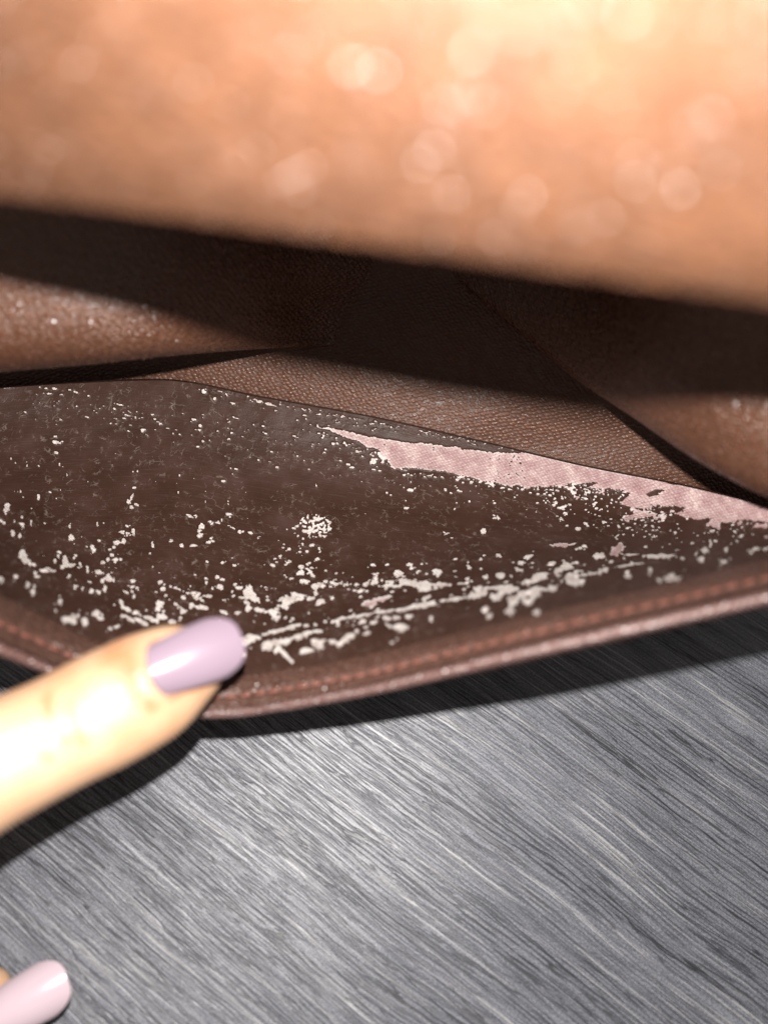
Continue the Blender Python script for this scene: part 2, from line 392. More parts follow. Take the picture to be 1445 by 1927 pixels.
# --- where the film has peeled: flakes listed as (x, y, half width, half height, tilt down to the right)
FL = """12 958 6 11 20|42 973 3 5|8 985 4 5|25 1003 4 6|38 1007 4 6|43 992 4 5|59 985 2 6|28 982 2 4|45 1048 9 15 -25|52 1054 9 6 40|57 1062 4 5|2 1092 6 9
29 1088 3 5|53 1101 5 8|65 1103 3 7|62 1116 3 6|67 1079 4 5|92 1072 14 6 28|104 1057 3 5|110 1046 3 4|122 1055 6 9|129 1064 15 5 0|117 1070 4 5|140 1050 3 4|151 1061 3 5 -20|130 1086 4 5 30|141 1104 3 5
135 1013 7 7|132 991 3 4|154 1010 2 3|175 1032 5 10 -28|187 1017 4 3|184 986 2 5|196 985 3 3|165 1073 3 9|169 1096 7 3 35|188 1078 11 7 35|204 1087 8 7|193 1094 5 5|215 1093 3 4
194 1059 6 5|203 1053 4 5|217 1057 4 4|228 1053 3 3|212 1045 4 4|207 1035 4 3|221 1022 7 5|234 1018 5 6|232 1003 5 5|240 1004 6 4|252 1001 5 10|240 990 4 3 40|242 946 5 8|247 954 5 4|257 950 7 3 25|249 935 3 9 20|253 918 5 3
250 1093 6 6|258 1107 4 4|237 1115 7 3 30|250 1114 4 5|252 1125 4 5|230 1138 5 10 -20|241 1148 12 5 30|258 1152 7 4 30|232 1160 9 4 10|246 1167 14 4 30|113 1133 5 6|105 1150 3 5
125 1167 11 8|139 1167 8 9|147 1159 3 7|160 1170 7 8|180 1154 8 8|188 1165 9 6 30|222 1180 9 4 -20|208 1184 5 3 20|172 1113 5 6|186 1115 6 5|198 1110 4 7|155 1108 4 5|288 1028 3 7 -20|283 1042 2 3
359 972 9 3 30|370 971 8 2 5|398 982 4 3 30|411 982 3 2|418 980 3 4|432 969 2 2|432 990 5 2|440 995 4 2 20|452 1001 5 4|460 1000 4 2|470 1003 6 3 20|488 1010 4 2|380 992 6 7|377 1007 7 6|393 1021 7 3 -25|398 1014 3 4 -40|342 1027 4 4|362 1027 3 3|324 1018 2 3
390 1057 4 3|420 1060 4 3|441 1064 4 3|437 1050 3 2|498 1063 3 2|513 1063 2 2|527 1047 4 3|518 1051 3 2|537 1063 3 2|545 1057 4 3|544 1034 4 3|388 1089 4 3|409 1086 4 4|420 1092 5 4|388 1098 3 4|415 1105 6 6|400 1107 3 3
300 1099 4 3|307 1109 6 5|321 1104 4 4|337 1109 10 4 20|354 1117 4 3|346 1125 7 5 30|365 1122 4 4|373 1127 6 4|375 1117 5 4|312 1121 4 4|394 1122 7 4|302 1138 9 9|299 1146 5 6|360 1140 6 8|376 1143 13 5 15|388 1146 5 4|345 1150 8 7|333 1139 8 3 30
285 1166 20 5 22|305 1161 12 7|268 1172 14 5 30|325 1170 9 5|339 1163 4 4|421 1152 8 5 20|447 1153 6 4|422 1130 5 3|442 1100 4 4|450 1107 7 4|468 1107 5 4|437 1113 3 4|440 1122 4 3
470 1120 13 8 10|481 1128 8 6|462 1114 6 4|465 1135 6 4|467 1146 5 5|455 1125 6 3|500 1107 4 2|492 1103 2 2|519 1108 3 3|504 1124 3 3|505 1130 4 3|548 1128 22 8 -10|536 1140 11 6|555 1121 10 5|565 1128 9 5|490 1148 9 4|515 1153 11 6 15|520 1162 7 5
561 1009 3 3|554 994 4 3|569 1023 3 2|571 1015 3 3|585 1027 3 3|578 1039 4 3|601 1033 3 3|598 1051 5 4|579 1062 3 3|568 1067 5 4 30|565 1080 9 4 -20|571 1094 10 5|550 1089 4 3|586 1080 3 13 -42|592 1104 8 5|603 1102 8 5|613 1096 5 3|627 1098 8 3 20|622 1105 4 3|595 1117 4 4|585 1127 7 4|602 1135 7 7|625 1124 4 3
650 1101 6 3|670 1101 6 2|688 1100 5 4|657 1109 3 2|677 1111 4 3|706 1096 7 5|708 1084 3 3|725 1103 14 3 -8|735 1095 8 4|749 1080 7 6|745 1104 9 3|757 1092 7 4|770 1097 16 7|793 1106 9 8|640 1098 4 2
660 1162 24 3 -8|690 1157 30 3 -10|725 1151 25 3 -10|762 1146 25 4 -10|800 1139 24 5 -10|850 1129 30 4 -10|895 1121 22 5 -10|625 1171 3 3|635 1170 4 3|645 1163 4 4|612 1171 3 3|594 1177 4 3|577 1177 4 3|551 1165 3 3|538 1163 3 3
727 1164 7 4|745 1162 7 4|768 1161 9 4|702 1171 6 4|683 1171 5 4|753 1182 12 8|672 1189 4 4|690 1193 6 4|465 1205 12 11|480 1200 9 5|455 1235 7 7|518 1189 22 4 -12|550 1180 13 4 -15
590 1190 22 4 -12|558 1199 20 5 -10|528 1209 20 6 -6|503 1216 12 8|602 1212 12 9|625 1207 7 6|575 1225 11 6|653 1201 16 6 -32|640 1212 9 5 -25
822 1076 8 7|774 1069 3 2|780 1069 3 2|785 1079 4 3|800 1101 14 7 -5|830 1101 22 4|870 1099 12 3|797 1110 8 5|803 1125 14 3 -25|902 1108 8 7|930 1106 25 4 -5|955 1110 24 8|935 1124 11 8|965 1130 10 10|990 1118 20 8|1005 1119 16 11 -40|993 1133 9 7|1040 1107 10 7|1022 1110 9 4
995 1095 22 5 -10|1020 1084 13 8 -20|1065 1067 15 9 -20|1050 1075 9 9|1075 1092 15 11|1090 1095 8 7|913 1148 6 6|921 1161 5 5|959 1151 8 7|1011 1154 5 5|811 1168 4 4|1110 1081 20 3 -8|1138 1072 5 5
940 1082 8 7|995 1048 9 4 -15|980 1060 5 4|978 1074 7 4|1038 1061 6 4|905 1052 3 3|938 1045 4 3|1090 1033 7 3|913 1087 6 4|880 1090 4 3
1128 1047 9 6|1190 1044 14 2 -2|1240 1047 32 4 -2|1185 1063 24 3 -8|1180 1083 6 5|1223 1073 4 5|1264 1088 14 7 -5|1240 1092 5 5|1318 1053 6 5|1325 1036 5 6|1270 1002 4 4|1335 1018 4 5|1358 1060 4 7 30|1365 1035 4 5|1425 1034 18 3 -8|1265 962 5 3|1247 973 5 4|1230 1010 3 3|1301 1022 3 4
105 822 5 3|106 832 8 4 10|108 852 5 3|117 831 4 2|88 731 4 2|104 732 4 2|93 741 5 2|116 743 5 2|132 734 3 2|143 738 5 2 20|228 762 8 2 18|238 781 4 2|255 787 3 3|270 809 5 2|165 785 6 2 30|113 874 2 4|127 894 2 4|52 876 2 3|22 864 2 3|115 922 2 3|73 935 3 6|6 728 22 3 3
366 789 6 3 10|378 801 3 3|372 841 4 2 -20|382 830 3 3|440 760 4 2|443 786 7 1.5 18|430 795 3 2|420 906 5 3 10|438 892 3 2|444 883 4 2|410 811 3 3|510 762 18 2.5 14|520 772 4 2|574 782 5 2|600 780 8 2|655 874 5 3|662 880 6 2|700 866 2 4|702 870 6 3|678 850 4 2|560 824 4 1.5|560 858 3 2|582 883 3 2|509 869 5 2|487 866 3 2|595 914 2 3|385 738 6 3 20|405 750 3 4
772 922 6 3 10|764 957 5 3|855 958 3 2|883 944 3 3|910 1001 6 6|840 1005 7 2 -30|850 1013 3 2|933 975 7 3 -10|945 918 5 3|1060 955 7 3 -15|1063 967 6 3|1066 990 4 3|1056 977 3 2|930 947 3 2|838 922 3 3|867 898 8 2|887 907 5 2|922 910 9 2.5 5|720 862 5 5|714 855 3 4|703 884 4 1.5|715 886 5 1.5"""
FLP = """707 1131 24 5 -14|700 1136 12 4 -10|535 1231 22 4 45|1203 970 26 5 -3|1200 966 12 6|1182 975 10 4 -20|1345 986 13 9|1430 990 16 5 -6|1165 1027 7 11 10|1160 1040 11 8|1055 1026 14 5 0|1075 1025 9 2 -18|1440 1010 5 4|1240 972 5 3 -40"""
def parse(s):
    out = []
    for r in s.replace('\n', '|').split('|'):
        q = [float(t) for t in r.split()]
        if len(q) >= 4: out.append(q[:4] + [q[4] if len(q) > 4 else 0.0])
    return out
flakes = parse(FL); pflakes = parse(FLP)
for q in flakes:
    if q[1] < 1030 or q[0] < 440: q[2] *= .88; q[3] *= .88
    if q[1] > 1030 and q[0] > 440: q[2] *= 1.05; q[3] *= 1.10
# scatter of single specks, by zone: (count, x0, y0, x1, y1, half width of band, rmin, rmax, tilt, stretch)
for n, x0, y0, x1, y1, hw, r0, r1, tl, st in [
        (110, 40, 745, 390, 815, 34, .9, 2.2, 18, 1.7), (170, 360, 805, 730, 862, 46, .8, 2.2, 10, 1.3),
        (90, 720, 905, 1090, 945, 36, .8, 2.0, 5, 1.4), (190, 1020, 925, 1250, 975, 40, 1.2, 2.9, -5, 1.4),
        (190, 365, 731, 900, 833, 5, .7, 1.9, 12, 4.0), (40, 930, 905, 1130, 925, 14, 1.2, 2.6, 0, 1.3),
        (60, 10, 970, 330, 1150, 80, 0.9, 2.3, 20, 1.3), (45, 270, 1090, 560, 1180, 60, 1.0, 2.6, 10, 1.2),
        (36, 520, 1040, 660, 1110, 45, 1.2, 2.8, 0, 1.2), (34, 480, 1150, 760, 1190, 40, 1.6, 3.4, -8, 1.3),
        (110, 660, 1110, 1110, 1070, 38, 1.8, 3.6, -8, 1.4), (70, 1080, 1050, 1440, 1030, 50, 2.0, 4.0, -8, 1.2),
        (50, 600, 812, 745, 880, 9, .9, 2.6, 20, 1.3), (70, 745, 888, 1000, 918, 7, .9, 2.6, 5, 1.4), (60, 1000, 918, 1180, 925, 8, 1.0, 2.8, 0, 1.4), (50, 1170, 955, 1440, 990, 9, 1.2, 3.0, 0, 1.4), (70, 600, 790, 1000, 848, 5, .7, 1.8, 8, 2.5),
        (50, 1100, 990, 1420, 1005, 16, 1.5, 3.0, -4, 1.4), (60, 20, 850, 480, 940, 60, .8, 1.8, 60, 1.8)]:
    for _ in range(n):
        t = rng.random(); o = rng.normal() * hw * 0.55
        r = r0 + (r1 - r0) * rng.random() ** 2.2
        flakes.append([x0 + (x1 - x0) * t, y0 + (y1 - y0) * t + o, r * st ** .5 * (0.8 + .5 * rng.random()), r / st ** .5, tl + rng.normal() * 15])
for _ in range(95):                                  # the dotted round patch
    a = rng.random() * 6.283; q = math.sqrt(rng.random()) * 1.08
    flakes.append([593 + 29 * q * math.cos(a), 991 + 22 * q * math.sin(a), 2.0 + 1.9 * rng.random() * (1.3 - q), 1.8 + 1.5 * rng.random() * (1.3 - q), -25])

nA = fbm(PXG / 5.5, PYG / 5.0, 2); nB = fbm(PXG / 14, PYG / 11, 3)
def field(lst):
    Fm = np.full((NR, NC), -9.0)
    for x, y, rx, ry, a in lst:
        R = max(rx, ry) * 1.7 + 1
        j0, j1 = np.searchsorted(pxs, [x - R, x + R])
        if j1 <= j0: continue
        sub = PYG[:, j0:j1]; rows = np.where((np.abs(sub - y) < R).any(1))[0]
        if len(rows) == 0: continue
        i0, i1 = rows[0], rows[-1] + 1
        dx = PXG[i0:i1, j0:j1] - x; dy = PYG[i0:i1, j0:j1] - y
        c, s = math.cos(math.radians(a)), math.sin(math.radians(a))
        rho = np.sqrt(((dx * c + dy * s) / rx) ** 2 + ((-dx * s + dy * c) / ry) ** 2)
        f = (1 - rho + 0.62 * nA[i0:i1, j0:j1] + 0.34 * nB[i0:i1, j0:j1]) * min(rx, ry)
        Fm[i0:i1, j0:j1] = np.maximum(Fm[i0:i1, j0:j1], f)
    return Fm
def inside(poly, x, y):
    r = np.zeros(x.shape, bool); n = len(poly)
    for k in range(n):
        (xa, ya), (xb, yb) = poly[k], poly[(k + 1) % n]
        if ya == yb: continue
        r ^= ((ya > y) != (yb > y)) & (x < (xb - xa) * (y - ya) / (yb - ya) + xa)
    return r
STRIP = [(586, 801), (612, 804), (650, 811), (690, 820), (723, 826), (760, 831), (800, 834), (850, 841), (900, 848), (950, 853), (1000, 852), (1050, 860), (1090, 866),
         (1150, 876), (1250, 896), (1350, 917), (1445, 942), (1600, 985), (1600, 1010), (1445, 984), (1400, 979), (1362, 984), (1340, 975), (1318, 978), (1290, 976), (1275, 969), (1290, 958), (1284, 953),
         (1228, 955), (1210, 959), (1190, 956), (1164, 947), (1178, 938), (1186, 928), (1170, 922), (1140, 920), (1104, 919), (1130, 908), (1085, 911), (1040, 915), (990, 916), (950, 914), (930, 909),
         (900, 903), (865, 893), (835, 888), (800, 884), (775, 882), (742, 884), (733, 874), (728, 864), (708, 853), (716, 844), (690, 842), (678, 832), (655, 826), (640, 818), (615, 809)]
ISL = [[(1215, 930), (1232, 921), (1250, 922), (1240, 930), (1222, 936)], [(1250, 908), (1275, 908), (1296, 912), (1275, 913)]]
warp = 4.2 * fbm(PXG / 9, PYG / 7, 3) + 3.2 * fbm(PXG / 2.6, PYG / 2.4, 2) * (fbm(PXG / 30, PYG / 20, 2) > -0.15)
strip = inside(STRIP, PXG + 1.3 * warp, PYG + warp * 0.9)
for p in ISL: strip &= ~inside(p, PXG + .5 * warp, PYG + .5 * warp)
strip &= ~((fbm(PXG / 3.2, PYG / 2.6, 2) > 0.55) & (PXG < 1000) & (fbm(PXG / 40 + 9, PYG / 20, 2) > 0.0))
hole_p = strip | (field(pflakes) > 0)
hole = hole_p | (field(flakes) > 0)
cellh = hole[:-1, :-1] & hole[1:, 1:] | hole[1:, :-1] & hole[:-1, 1:]

# --- film mesh: crisp holes, edges slightly lifted
lift = np.zeros((NR, NC)); hf = hole.astype(float)
for k in range(3):
    hf = (hf + np.roll(hf, 1, 0) + np.roll(hf, -1, 0) + np.roll(hf, 1, 1) + np.roll(hf, -1, 1)) / 5
PF = P + NRM * ((hf * 0.00020))[..., None]
Q = grid_quads(NR, NC)
filmq = Q[~cellh.ravel()]
def compact(verts, uv, quads):
    u, inv = np.unique(quads, return_inverse=True)
    return verts[u], uv[u], inv.reshape(quads.shape)
v_, uv_, q_ = compact(PF.reshape(-1, 3), UVG.reshape(-1, 2), filmq)
film = link('lining_panel', mesh_from('lining_panel', v_, q_, uv_), M_lining, pouch)
film['label'] = 'dark brown cracked lining with flaked spots'

# --- cloth showing in each hole
PCL = (P - NRM * 0.00009).reshape(-1, 3); UVf = UVG.reshape(-1, 2)
fb = hole_p.astype(float)
for k in range(14): fb = (fb + np.roll(fb, 1, 0) + np.roll(fb, -1, 0) + np.roll(fb, 1, 1) + np.roll(fb, -1, 1)) / 5
FRAY = np.clip((1.02 - fb) * 1.9, 0, 1) * np.clip(0.5 + 0.9 * nB + 0.35 * np.clip((1050 - PXG) / 400, -1, 1), 0, 1)
FRAY = FRAY.ravel(); comps = []
hs = set(map(tuple, np.argwhere(cellh)))
while hs:
    st = [hs.pop()]; comp = []
    while st:
        c = st.pop(); comp.append(c); i, j = c
        for n in ((i + 1, j), (i - 1, j), (i, j + 1), (i, j - 1), (i + 1, j + 1), (i - 1, j - 1), (i + 1, j - 1), (i - 1, j + 1)):
            if n in hs: hs.remove(n); st.append(n)
    comps.append(comp)
comps.sort(key=len, reverse=True)
ncell = NC - 1
def cloth_mesh(name, cells):
    a = np.array(cells); acc = set()
    for di in (-1, 0, 1):
        for dj in (-1, 0, 1):
            ii = np.clip(a[:, 0] + di, 0, NR - 2); jj = np.clip(a[:, 1] + dj, 0, NC - 2)
            acc.update((ii * ncell + jj).tolist())
    qq = Q[np.array(sorted(acc))]
    v, u, q = compact(PCL, UVf, qq)
    me = mesh_from(name, v, q, u)
    uq = np.unique(qq); fr = me.attributes.new('fray', 'FLOAT', 'POINT'); fr.data.foreach_set('value', FRAY[uq].astype(np.float32))
    return me
rest = []
cpx = lambda c: (pxs[c[1]], PYG[c[0], c[1]])
for k, comp in enumerate(comps):
    a = np.array(comp)
    big = len(comp) >= 40 and k < 280
    if not big: rest += comp; continue
    pink = hole_p[a[:, 0], a[:, 1]].mean() > 0.6
    o = link('bare_patch', cloth_mesh('bare_patch', comp), M_pink if pink else M_cream, pouch)
    if k == 0: o['label'] = 'long pink strip of bare woven cloth along the seam'
    elif pink: o['label'] = 'bare pink patch in the peeled lining'
o = link('bare_specks', cloth_mesh('bare_specks', rest), M_cream, pouch); o['kind'] = 'stuff'
print('patches', len(comps), 'cells', int(cellh.sum()))

# --- loose crumbs of coating lying on the lining
bm = bmesh.new(); bmesh.ops.create_icosphere(bm, subdivisions=2, radius=1.0)
ico = np.array([v.co[:] for v in bm.verts]); icf = np.array([[v.index for v in f.verts] for f in bm.faces]); bm.free()
cv, cf = [], []
spots = [q for q in parse(FL) if q[1] > 960 and 0 < q[0] < 1440]
for k in range(230):
    q = spots[rng.integers(len(spots))]
    x = q[0] + rng.normal() * q[2] * 0.8; y = q[1] + rng.normal() * q[3] * 0.9
    j = int(np.clip(np.searchsorted(pxs, x), 1, NC - 2)); i_ = int(np.clip(np.searchsorted(PYG[:, j], y), 1, NR - 2))
    r = (0.10 + 0.30 * rng.random() ** 2.5) * 0.001
    sc = r * np.array([1 + rng.random(), 0.7 + .6 * rng.random(), 0.45 + .4 * rng.random()])
    a = rng.random() * 6.28; c_, s_ = math.cos(a), math.sin(a)
    v = ico * (1 + 0.28 * rng.normal(size=(len(ico), 1))) * sc
    v = np.stack([v[:, 0] * c_ - v[:, 1] * s_, v[:, 0] * s_ + v[:, 1] * c_, v[:, 2]], 1)
    n = NRM[i_, j]; t1 = np.cross(n, [0, 1, 0.3]); t1 /= np.linalg.norm(t1); t2 = np.cross(n, t1)
    cv.append(P[i_, j] + n * sc[2] * 0.55 + v[:, :1] * t1 + v[:, 1:2] * t2 + v[:, 2:] * n); cf.append(icf + k * len(ico))
cr = link('coating_crumbs', mesh_from('coating_crumbs', np.concatenate(cv), np.concatenate(cf), np.zeros((230 * len(ico), 2)), smooth=False), M_cream)
cr['kind'] = 'stuff'; cr['label'] = 'pale crumbs of flaked coating scattered on the brown lining'; cr['category'] = 'crumbs'

# --- leather sheets
def sheet(name, ctrl, mat_, parent, nr=90, nc=220, thick=0.0012, uvscale=1.0, wob=0.0, label=None):
    """ctrl: rows of (px, py, depth) control points"""
    C = np.array(ctrl, float); r, c, _ = C.shape
    u = np.linspace(0, c - 1, nc); v = np.linspace(0, r - 1, nr)
    A = catmull(r, C, v)                                  # nr, c, 3
    A = catmull(c, np.swapaxes(A, 0, 1), u)               # nc, nr, 3
    A = np.swapaxes(A, 0, 1)
    if wob: A[..., 2] += wob * fbm(A[..., 0] / 170, A[..., 1] / 120, 2)
    Pw = pix(A[..., 0], A[..., 1], A[..., 2])
    n = normals(Pw); uv = arc_uv(Pw)
    q = grid_quads(nr, nc)
    me = mesh_from(name, Pw.reshape(-1, 3), q, uv.reshape(-1, 2))
    o = link(name, me, mat_, parent)
    if thick:
        md = o.modifiers.new('thickness', 'SOLIDIFY'); md.thickness = thick; md.offset = -1.0 if thick > 0 else 1.0
    if label: o['label'] = label
    return o, Pw

def facets(Pg, count, r0, r1, sig, mat_, dens, thr=0.0):
    """low six-sided glossy domes added over the pressed grain at random tilts to catch glints"""
    nr_, nc_ = Pg.shape[:2]; fn = face_cam(Pg, normals(Pg))
    hx = np.array([[0, 0, 0.10]] + [[math.cos(t), math.sin(t), 0.0] for t in np.linspace(0, 2 * np.pi, 7)[:-1]])
    hf_ = np.array([[0, 1 + k, 1 + (k + 1) % 6] for k in range(6)])
    a = rng.integers(1, nr_ - 2, count * 3); b2 = rng.integers(1, nc_ - 2, count * 3)
    keep = dens[a, b2] + 0.25 * rng.normal(size=len(a)) > thr
    a, b2 = a[keep][:count], b2[keep][:count]; k = len(a)
    n = fn[a, b2]; t1 = np.cross(n, np.array([0.2, 1, 0.3])); t1 /= np.linalg.norm(t1, axis=1, keepdims=True); t2 = np.cross(n, t1)
    tt = rng.normal(size=(k, 2)) * sig
    m_ = n + tt[:, :1] * t1 + tt[:, 1:] * t2; m_ /= np.linalg.norm(m_, axis=1, keepdims=True)
    q1 = np.cross(m_, t2); q1 /= np.linalg.norm(q1, axis=1, keepdims=True); q2 = np.cross(m_, q1)
    r = ((r0 + (r1 - r0) * rng.random((k, 1)) ** 2) * 0.001)
    pos = Pg[a, b2] + (rng.random((k, 1)) - .5) * (Pg[a + 1, b2] - Pg[a, b2]) + (rng.random((k, 1)) - .5) * (Pg[a, b2 + 1] - Pg[a, b2]) + n * r * 0.5
    v = pos[:, None] + r[:, None] * (hx[None, :, :1] * q1[:, None] + hx[None, :, 1:2] * q2[:, None] + hx[None, :, 2:] * m_[:, None])
    f = (hf_[None] + 7 * np.arange(k)[:, None, None]).reshape(-1, 3)
    o = link('glint_facets', mesh_from('glint_facets', v.reshape(-1, 3), f, np.zeros((7 * k, 2))), mat_, pouch)
    o['kind'] = 'stuff'; return o  # domes added on the grain to throw back the flash as glints

# back wall of the pocket: from under the seam up behind the flap
bx = [-150, 0, 150, 300, 500, 700, 900, 1100, 1300, 1445, 1600]
bd = [151.5, 156.5, 158, 158, 156.5, 155, 154.5, 153, 152, 151, 150]
ctrl = []
for dy, dq in ((26, 1.5), (6, 0.5), (-40, -1), (-110, -3), (-190, -6), (-300, -10), (-500, -20), (-760, -34)):
    ctrl.append([(x, pchip(X, CRY, np.array([float(x)]))[0] + dy * (1 if x < 1000 else 1), d + dq) for x, d in zip(bx, bd)])
back, _ = sheet('back_panel', ctrl[::-1], M_leather, pouch, 160, 300, thick=0.0, wob=0.8)

# left bellows fold
lx = [-200, 0, 150, 300, 450, 580, 700, 800, 920]
ls = [724, 699, 686, 670, 657, 651, 656, 668, 690]
ld = [122, 122, 123, 126, 136.5, 149.5, 155, 157, 158]
rows = []
for f, arr in ((-560, [92, 95, 98, 102, 110, 121, 132, 139, 147]), (-330, [100, 103, 106, 110, 119, 131, 139, 144.5, 150]), (-160, [107, 109, 111, 115, 125, 137, 145.5, 151, 155]), (-70, [111, 112, 114, 118, 129.5, 144.5, 152, 155, 157]), (-20, [116, 116.5, 118, 121.5, 133.5, 148, 154, 156.5, 158])):
    rows.append([(x, s + f, d) for x, s, d in zip(lx, ls, arr)])
rows.append([(x, s, d) for x, s, d in zip(lx, ls, ld)])
rows.append([(x, s + 2, d + 5) for x, s, d in zip(lx, ls, ld)])
rows.append([(x, s + 2 , max(min(d + 14, 152), d)) for x, s, d in zip(lx, ls, ld)])
_, _GP = sheet('gusset_fold', rows, M_gusset, pouch, 200, 240, thick=0.0, wob=0.5)
facets(_GP[40:150], 3000, 0.08, 0.21, 0.36, M_nub2, np.ones((110, 240)))

# right bellows fold
rx = [700, 800, 900, 1000, 1090, 1200, 1300, 1400, 1460, 1620]
rs = [400, 478, 560, 642, 714, 788, 856, 912, 938, 1000]
rd = [150, 147, 144, 141, 136, 124, 116, 111, 109, 105]
rows = []
for f, dl in ((-560, -25), (-330, -17), (-200, -12), (-100, -8.5), (-30, -4)):
    rows.append([(x + 10 * (f / -100), s + f, d + dl * (0.45 + 0.55 * min(1, max(0, (x - 800) / 350)))) for x, s, d in zip(rx, rs, rd)])
rows.append([(x, s, d) for x, s, d in zip(rx, rs, rd)])
rows.append([(x - 2, s + 3, d + 5) for x, s, d in zip(rx, rs, rd)])
rows.append([(x - 2, s + 2, min(d + 16, 154)) for x, s, d in zip(rx, rs, rd)])
_, _GP = sheet('gusset_fold', rows, M_gusset, pouch, 200, 240, thick=0.0, wob=0.4)
facets(_GP[40:150], 3000, 0.08, 0.21, 0.36, M_nub2, np.ones((110, 240)))

# near flap across the top, folding over and back down to the back wall
fx = [-420, -150, 0, 300, 600, 850, 1100, 1445, 1700, 1950]
fy = [335, 352, 368, 404, 445, 480, 516, 566, 602, 640]
fd = [61, 60, 59, 56, 53.5, 52, 51.5, 51.5, 51.5, 51.5]
rows = []
bow = lambda x, f: min(1.15, max(0, (-f) / 620)) * ((-4.5 * max(0, (700 - x) / 850) ** 1.6 if x > -300 else -4.5 * (1000 / 850) ** 1.6) + 2.2 * min(1.3, max(0, (x - 700) / 700)))
for f, dl in ((0, 0), (-60, -3.0), (-150, -6.2), (-280, -10.0), (-450, -13.8), (-650, -17), (-900, -19.5)):
    rows.append([(x, y + f, d + dl + bow(x, f)) for x, y, d in zip(fx, fy, fd)])
rows.append([(x, y - 1120, d - 14) for x, y, d in zip(fx, fy, fd)])
rows.append([(x, y - 1000, d + 14) for x, y, d in zip(fx, fy, fd)])
rows.append([(x, y - 720, d + 40) for x, y, d in zip(fx, fy, fd)])
rows.append([(x, y - 520, d + 58) for x, y, d in zip(fx, fy, fd)])
flap, _FP = sheet('flap', rows, M_flap, pouch, 220, 300, thick=0.0)
clus = fbm(np.linspace(0, 9, 300)[None] + np.zeros((110, 1)), np.linspace(0, 5, 110)[:, None] + np.zeros((1, 300)), 2)
clus = 0.35 * clus + np.linspace(0.50, -0.22, 300)[None]
facets(_FP[:110], 12000, 0.07, 0.17, 0.46, M_nub, clus)
flap['label'] = 'tan textured leather flap close above'

# front wall: leather outside, border, piping
def front_grid(xs, vs, off=0.0):
    pxx, vv = np.meshgrid(xs, vs); pyy = np.empty_like(vv); d_ = np.empty_like(vv)
    cy = pchip(X, CRY, xs); cd = pchip(X, CRD, xs); ry = pchip(XR, RMY, xs); rd_ = pchip(XR, RMD, xs)
    pyy = cy + (ry - cy) * vv; d_ = cd + (rd_ - cd) * pchip(VK, DK, vv.ravel()).reshape(vv.shape)
    Pw = pix(pxx, pyy, d_); n = face_cam(Pw, normals(Pw))
    return Pw + n * off, n
xs = np.linspace(-150, 1600, 220)
A, _ = front_grid(xs, np.linspace(0, 1, 40), -0.0016)
me = mesh_from('outer_leather', A.reshape(-1, 3), grid_quads(40, 220), arc_uv(A).reshape(-1, 2))
link('outer_leather', me, M_band, pouch)
# bottom fold joining the lining's seam edge to the back wall
seam = []
for dy, dq in ((0, 0), (-2.5, 0.8), (-3.5, 2.0), (-1, 4.0), (8, 6.5)):
    dlim = np.interp(xs, bx, bd)
    seam.append(pix(xs, pchip(X, CRY, xs) + dy, np.minimum(pchip(X, CRD, xs) + dq + (0 if dq < 4 else 1) * np.clip(dlim - pchip(X, CRD, xs) - 6, 0, 99), 157.5)))
A = np.array(seam)
me = mesh_from('lining_edge', A.reshape(-1, 3), grid_quads(5, 220), arc_uv(A).reshape(-1, 2))
link('lining_edge', me, M_lining, pouch)
# leather border along the rim
xs2 = np.linspace(-150, 1600, 700)
ryb = pchip(XR, RMY, xs2); cyb = pchip(X, CRY, xs2); bwb = pchip(XR, BW, xs2)
vs = np.linspace(0, 1, 26)[:, None]
v0 = 1 - bwb / (ryb - cyb)
vv = v0 + (1 - v0) * vs
cd = pchip(X, CRD, xs2); rdb = pchip(XR, RMD, xs2)
pyb = cyb + (ryb - cyb) * vv; db = cdb = cd + (rdb - cd) * pchip(VK, DK, vv.ravel()).reshape(vv.shape)
PB = pix(np.broadcast_to(xs2, vv.shape), pyb, db); nb = face_cam(PB, normals(PB))
prof = 0.00045 * np.clip(vs / 0.12, 0, 1) ** 0.5 + 0.0003 * np.sin(np.pi * vs) - 0.00045 * np.exp(-((vs - 0.66) / 0.06) ** 2)
prof = prof + 0.0000001
PB2 = PB + nb * prof[..., None]
me = mesh_from('leather_border', PB2.reshape(-1, 3), grid_quads(26, 700), arc_uv(PB).reshape(-1, 2))
link('leather_border', me, M_band, pouch)
facets(PB2, 5000, 0.06, 0.14, 0.45, M_nub2, np.ones(PB2.shape[:2]))
# piping round the rim
def tube(path, rad, seg=14):
    t = np.gradient(path, axis=0); t /= np.linalg.norm(t, axis=1, keepdims=True)
    ref = np.array([0, 0, 1.0]); a = np.cross(t, ref); a /= np.linalg.norm(a, axis=1, keepdims=True); b2 = np.cross(t, a)
    th = np.linspace(0, 2 * np.pi, seg, endpoint=False)
    R = np.broadcast_to(np.asarray(rad), (len(path),))
    V_ = path[:, None] + R[:, None, None] * (np.cos(th)[None, :, None] * a[:, None] + np.sin(th)[None, :, None] * b2[:, None])
    return V_
rim0 = PB[-1] - nb[-1] * 0.0006
kk = np.linspace(0, 699, 2600); rim = np.stack([np.interp(kk, np.arange(700), rim0[:, q]) for q in range(3)], 1)
ul = np.concatenate([[0], np.cumsum(np.linalg.norm(np.diff(rim, axis=0), axis=1))]) * 1000
T = tube(rim, 0.00062, 18)
thp = np.linspace(0, 2 * np.pi, 18, endpoint=False)[None]
rib = 1 + 0.26 * np.abs(np.sin(np.pi * (ul[:, None] / 1.0) + thp)) + 0.10 * fbm(ul[:, None] / 1.9 + 0 * thp, np.cos(thp) * 1.5 + 0 * ul[:, None], 2)
T = rim[:, None] + (T - rim[:, None]) * rib[..., None]
uvt = np.stack(np.broadcast_arrays(ul[:, None], np.linspace(0, 5.5, 18)[None]), -1)
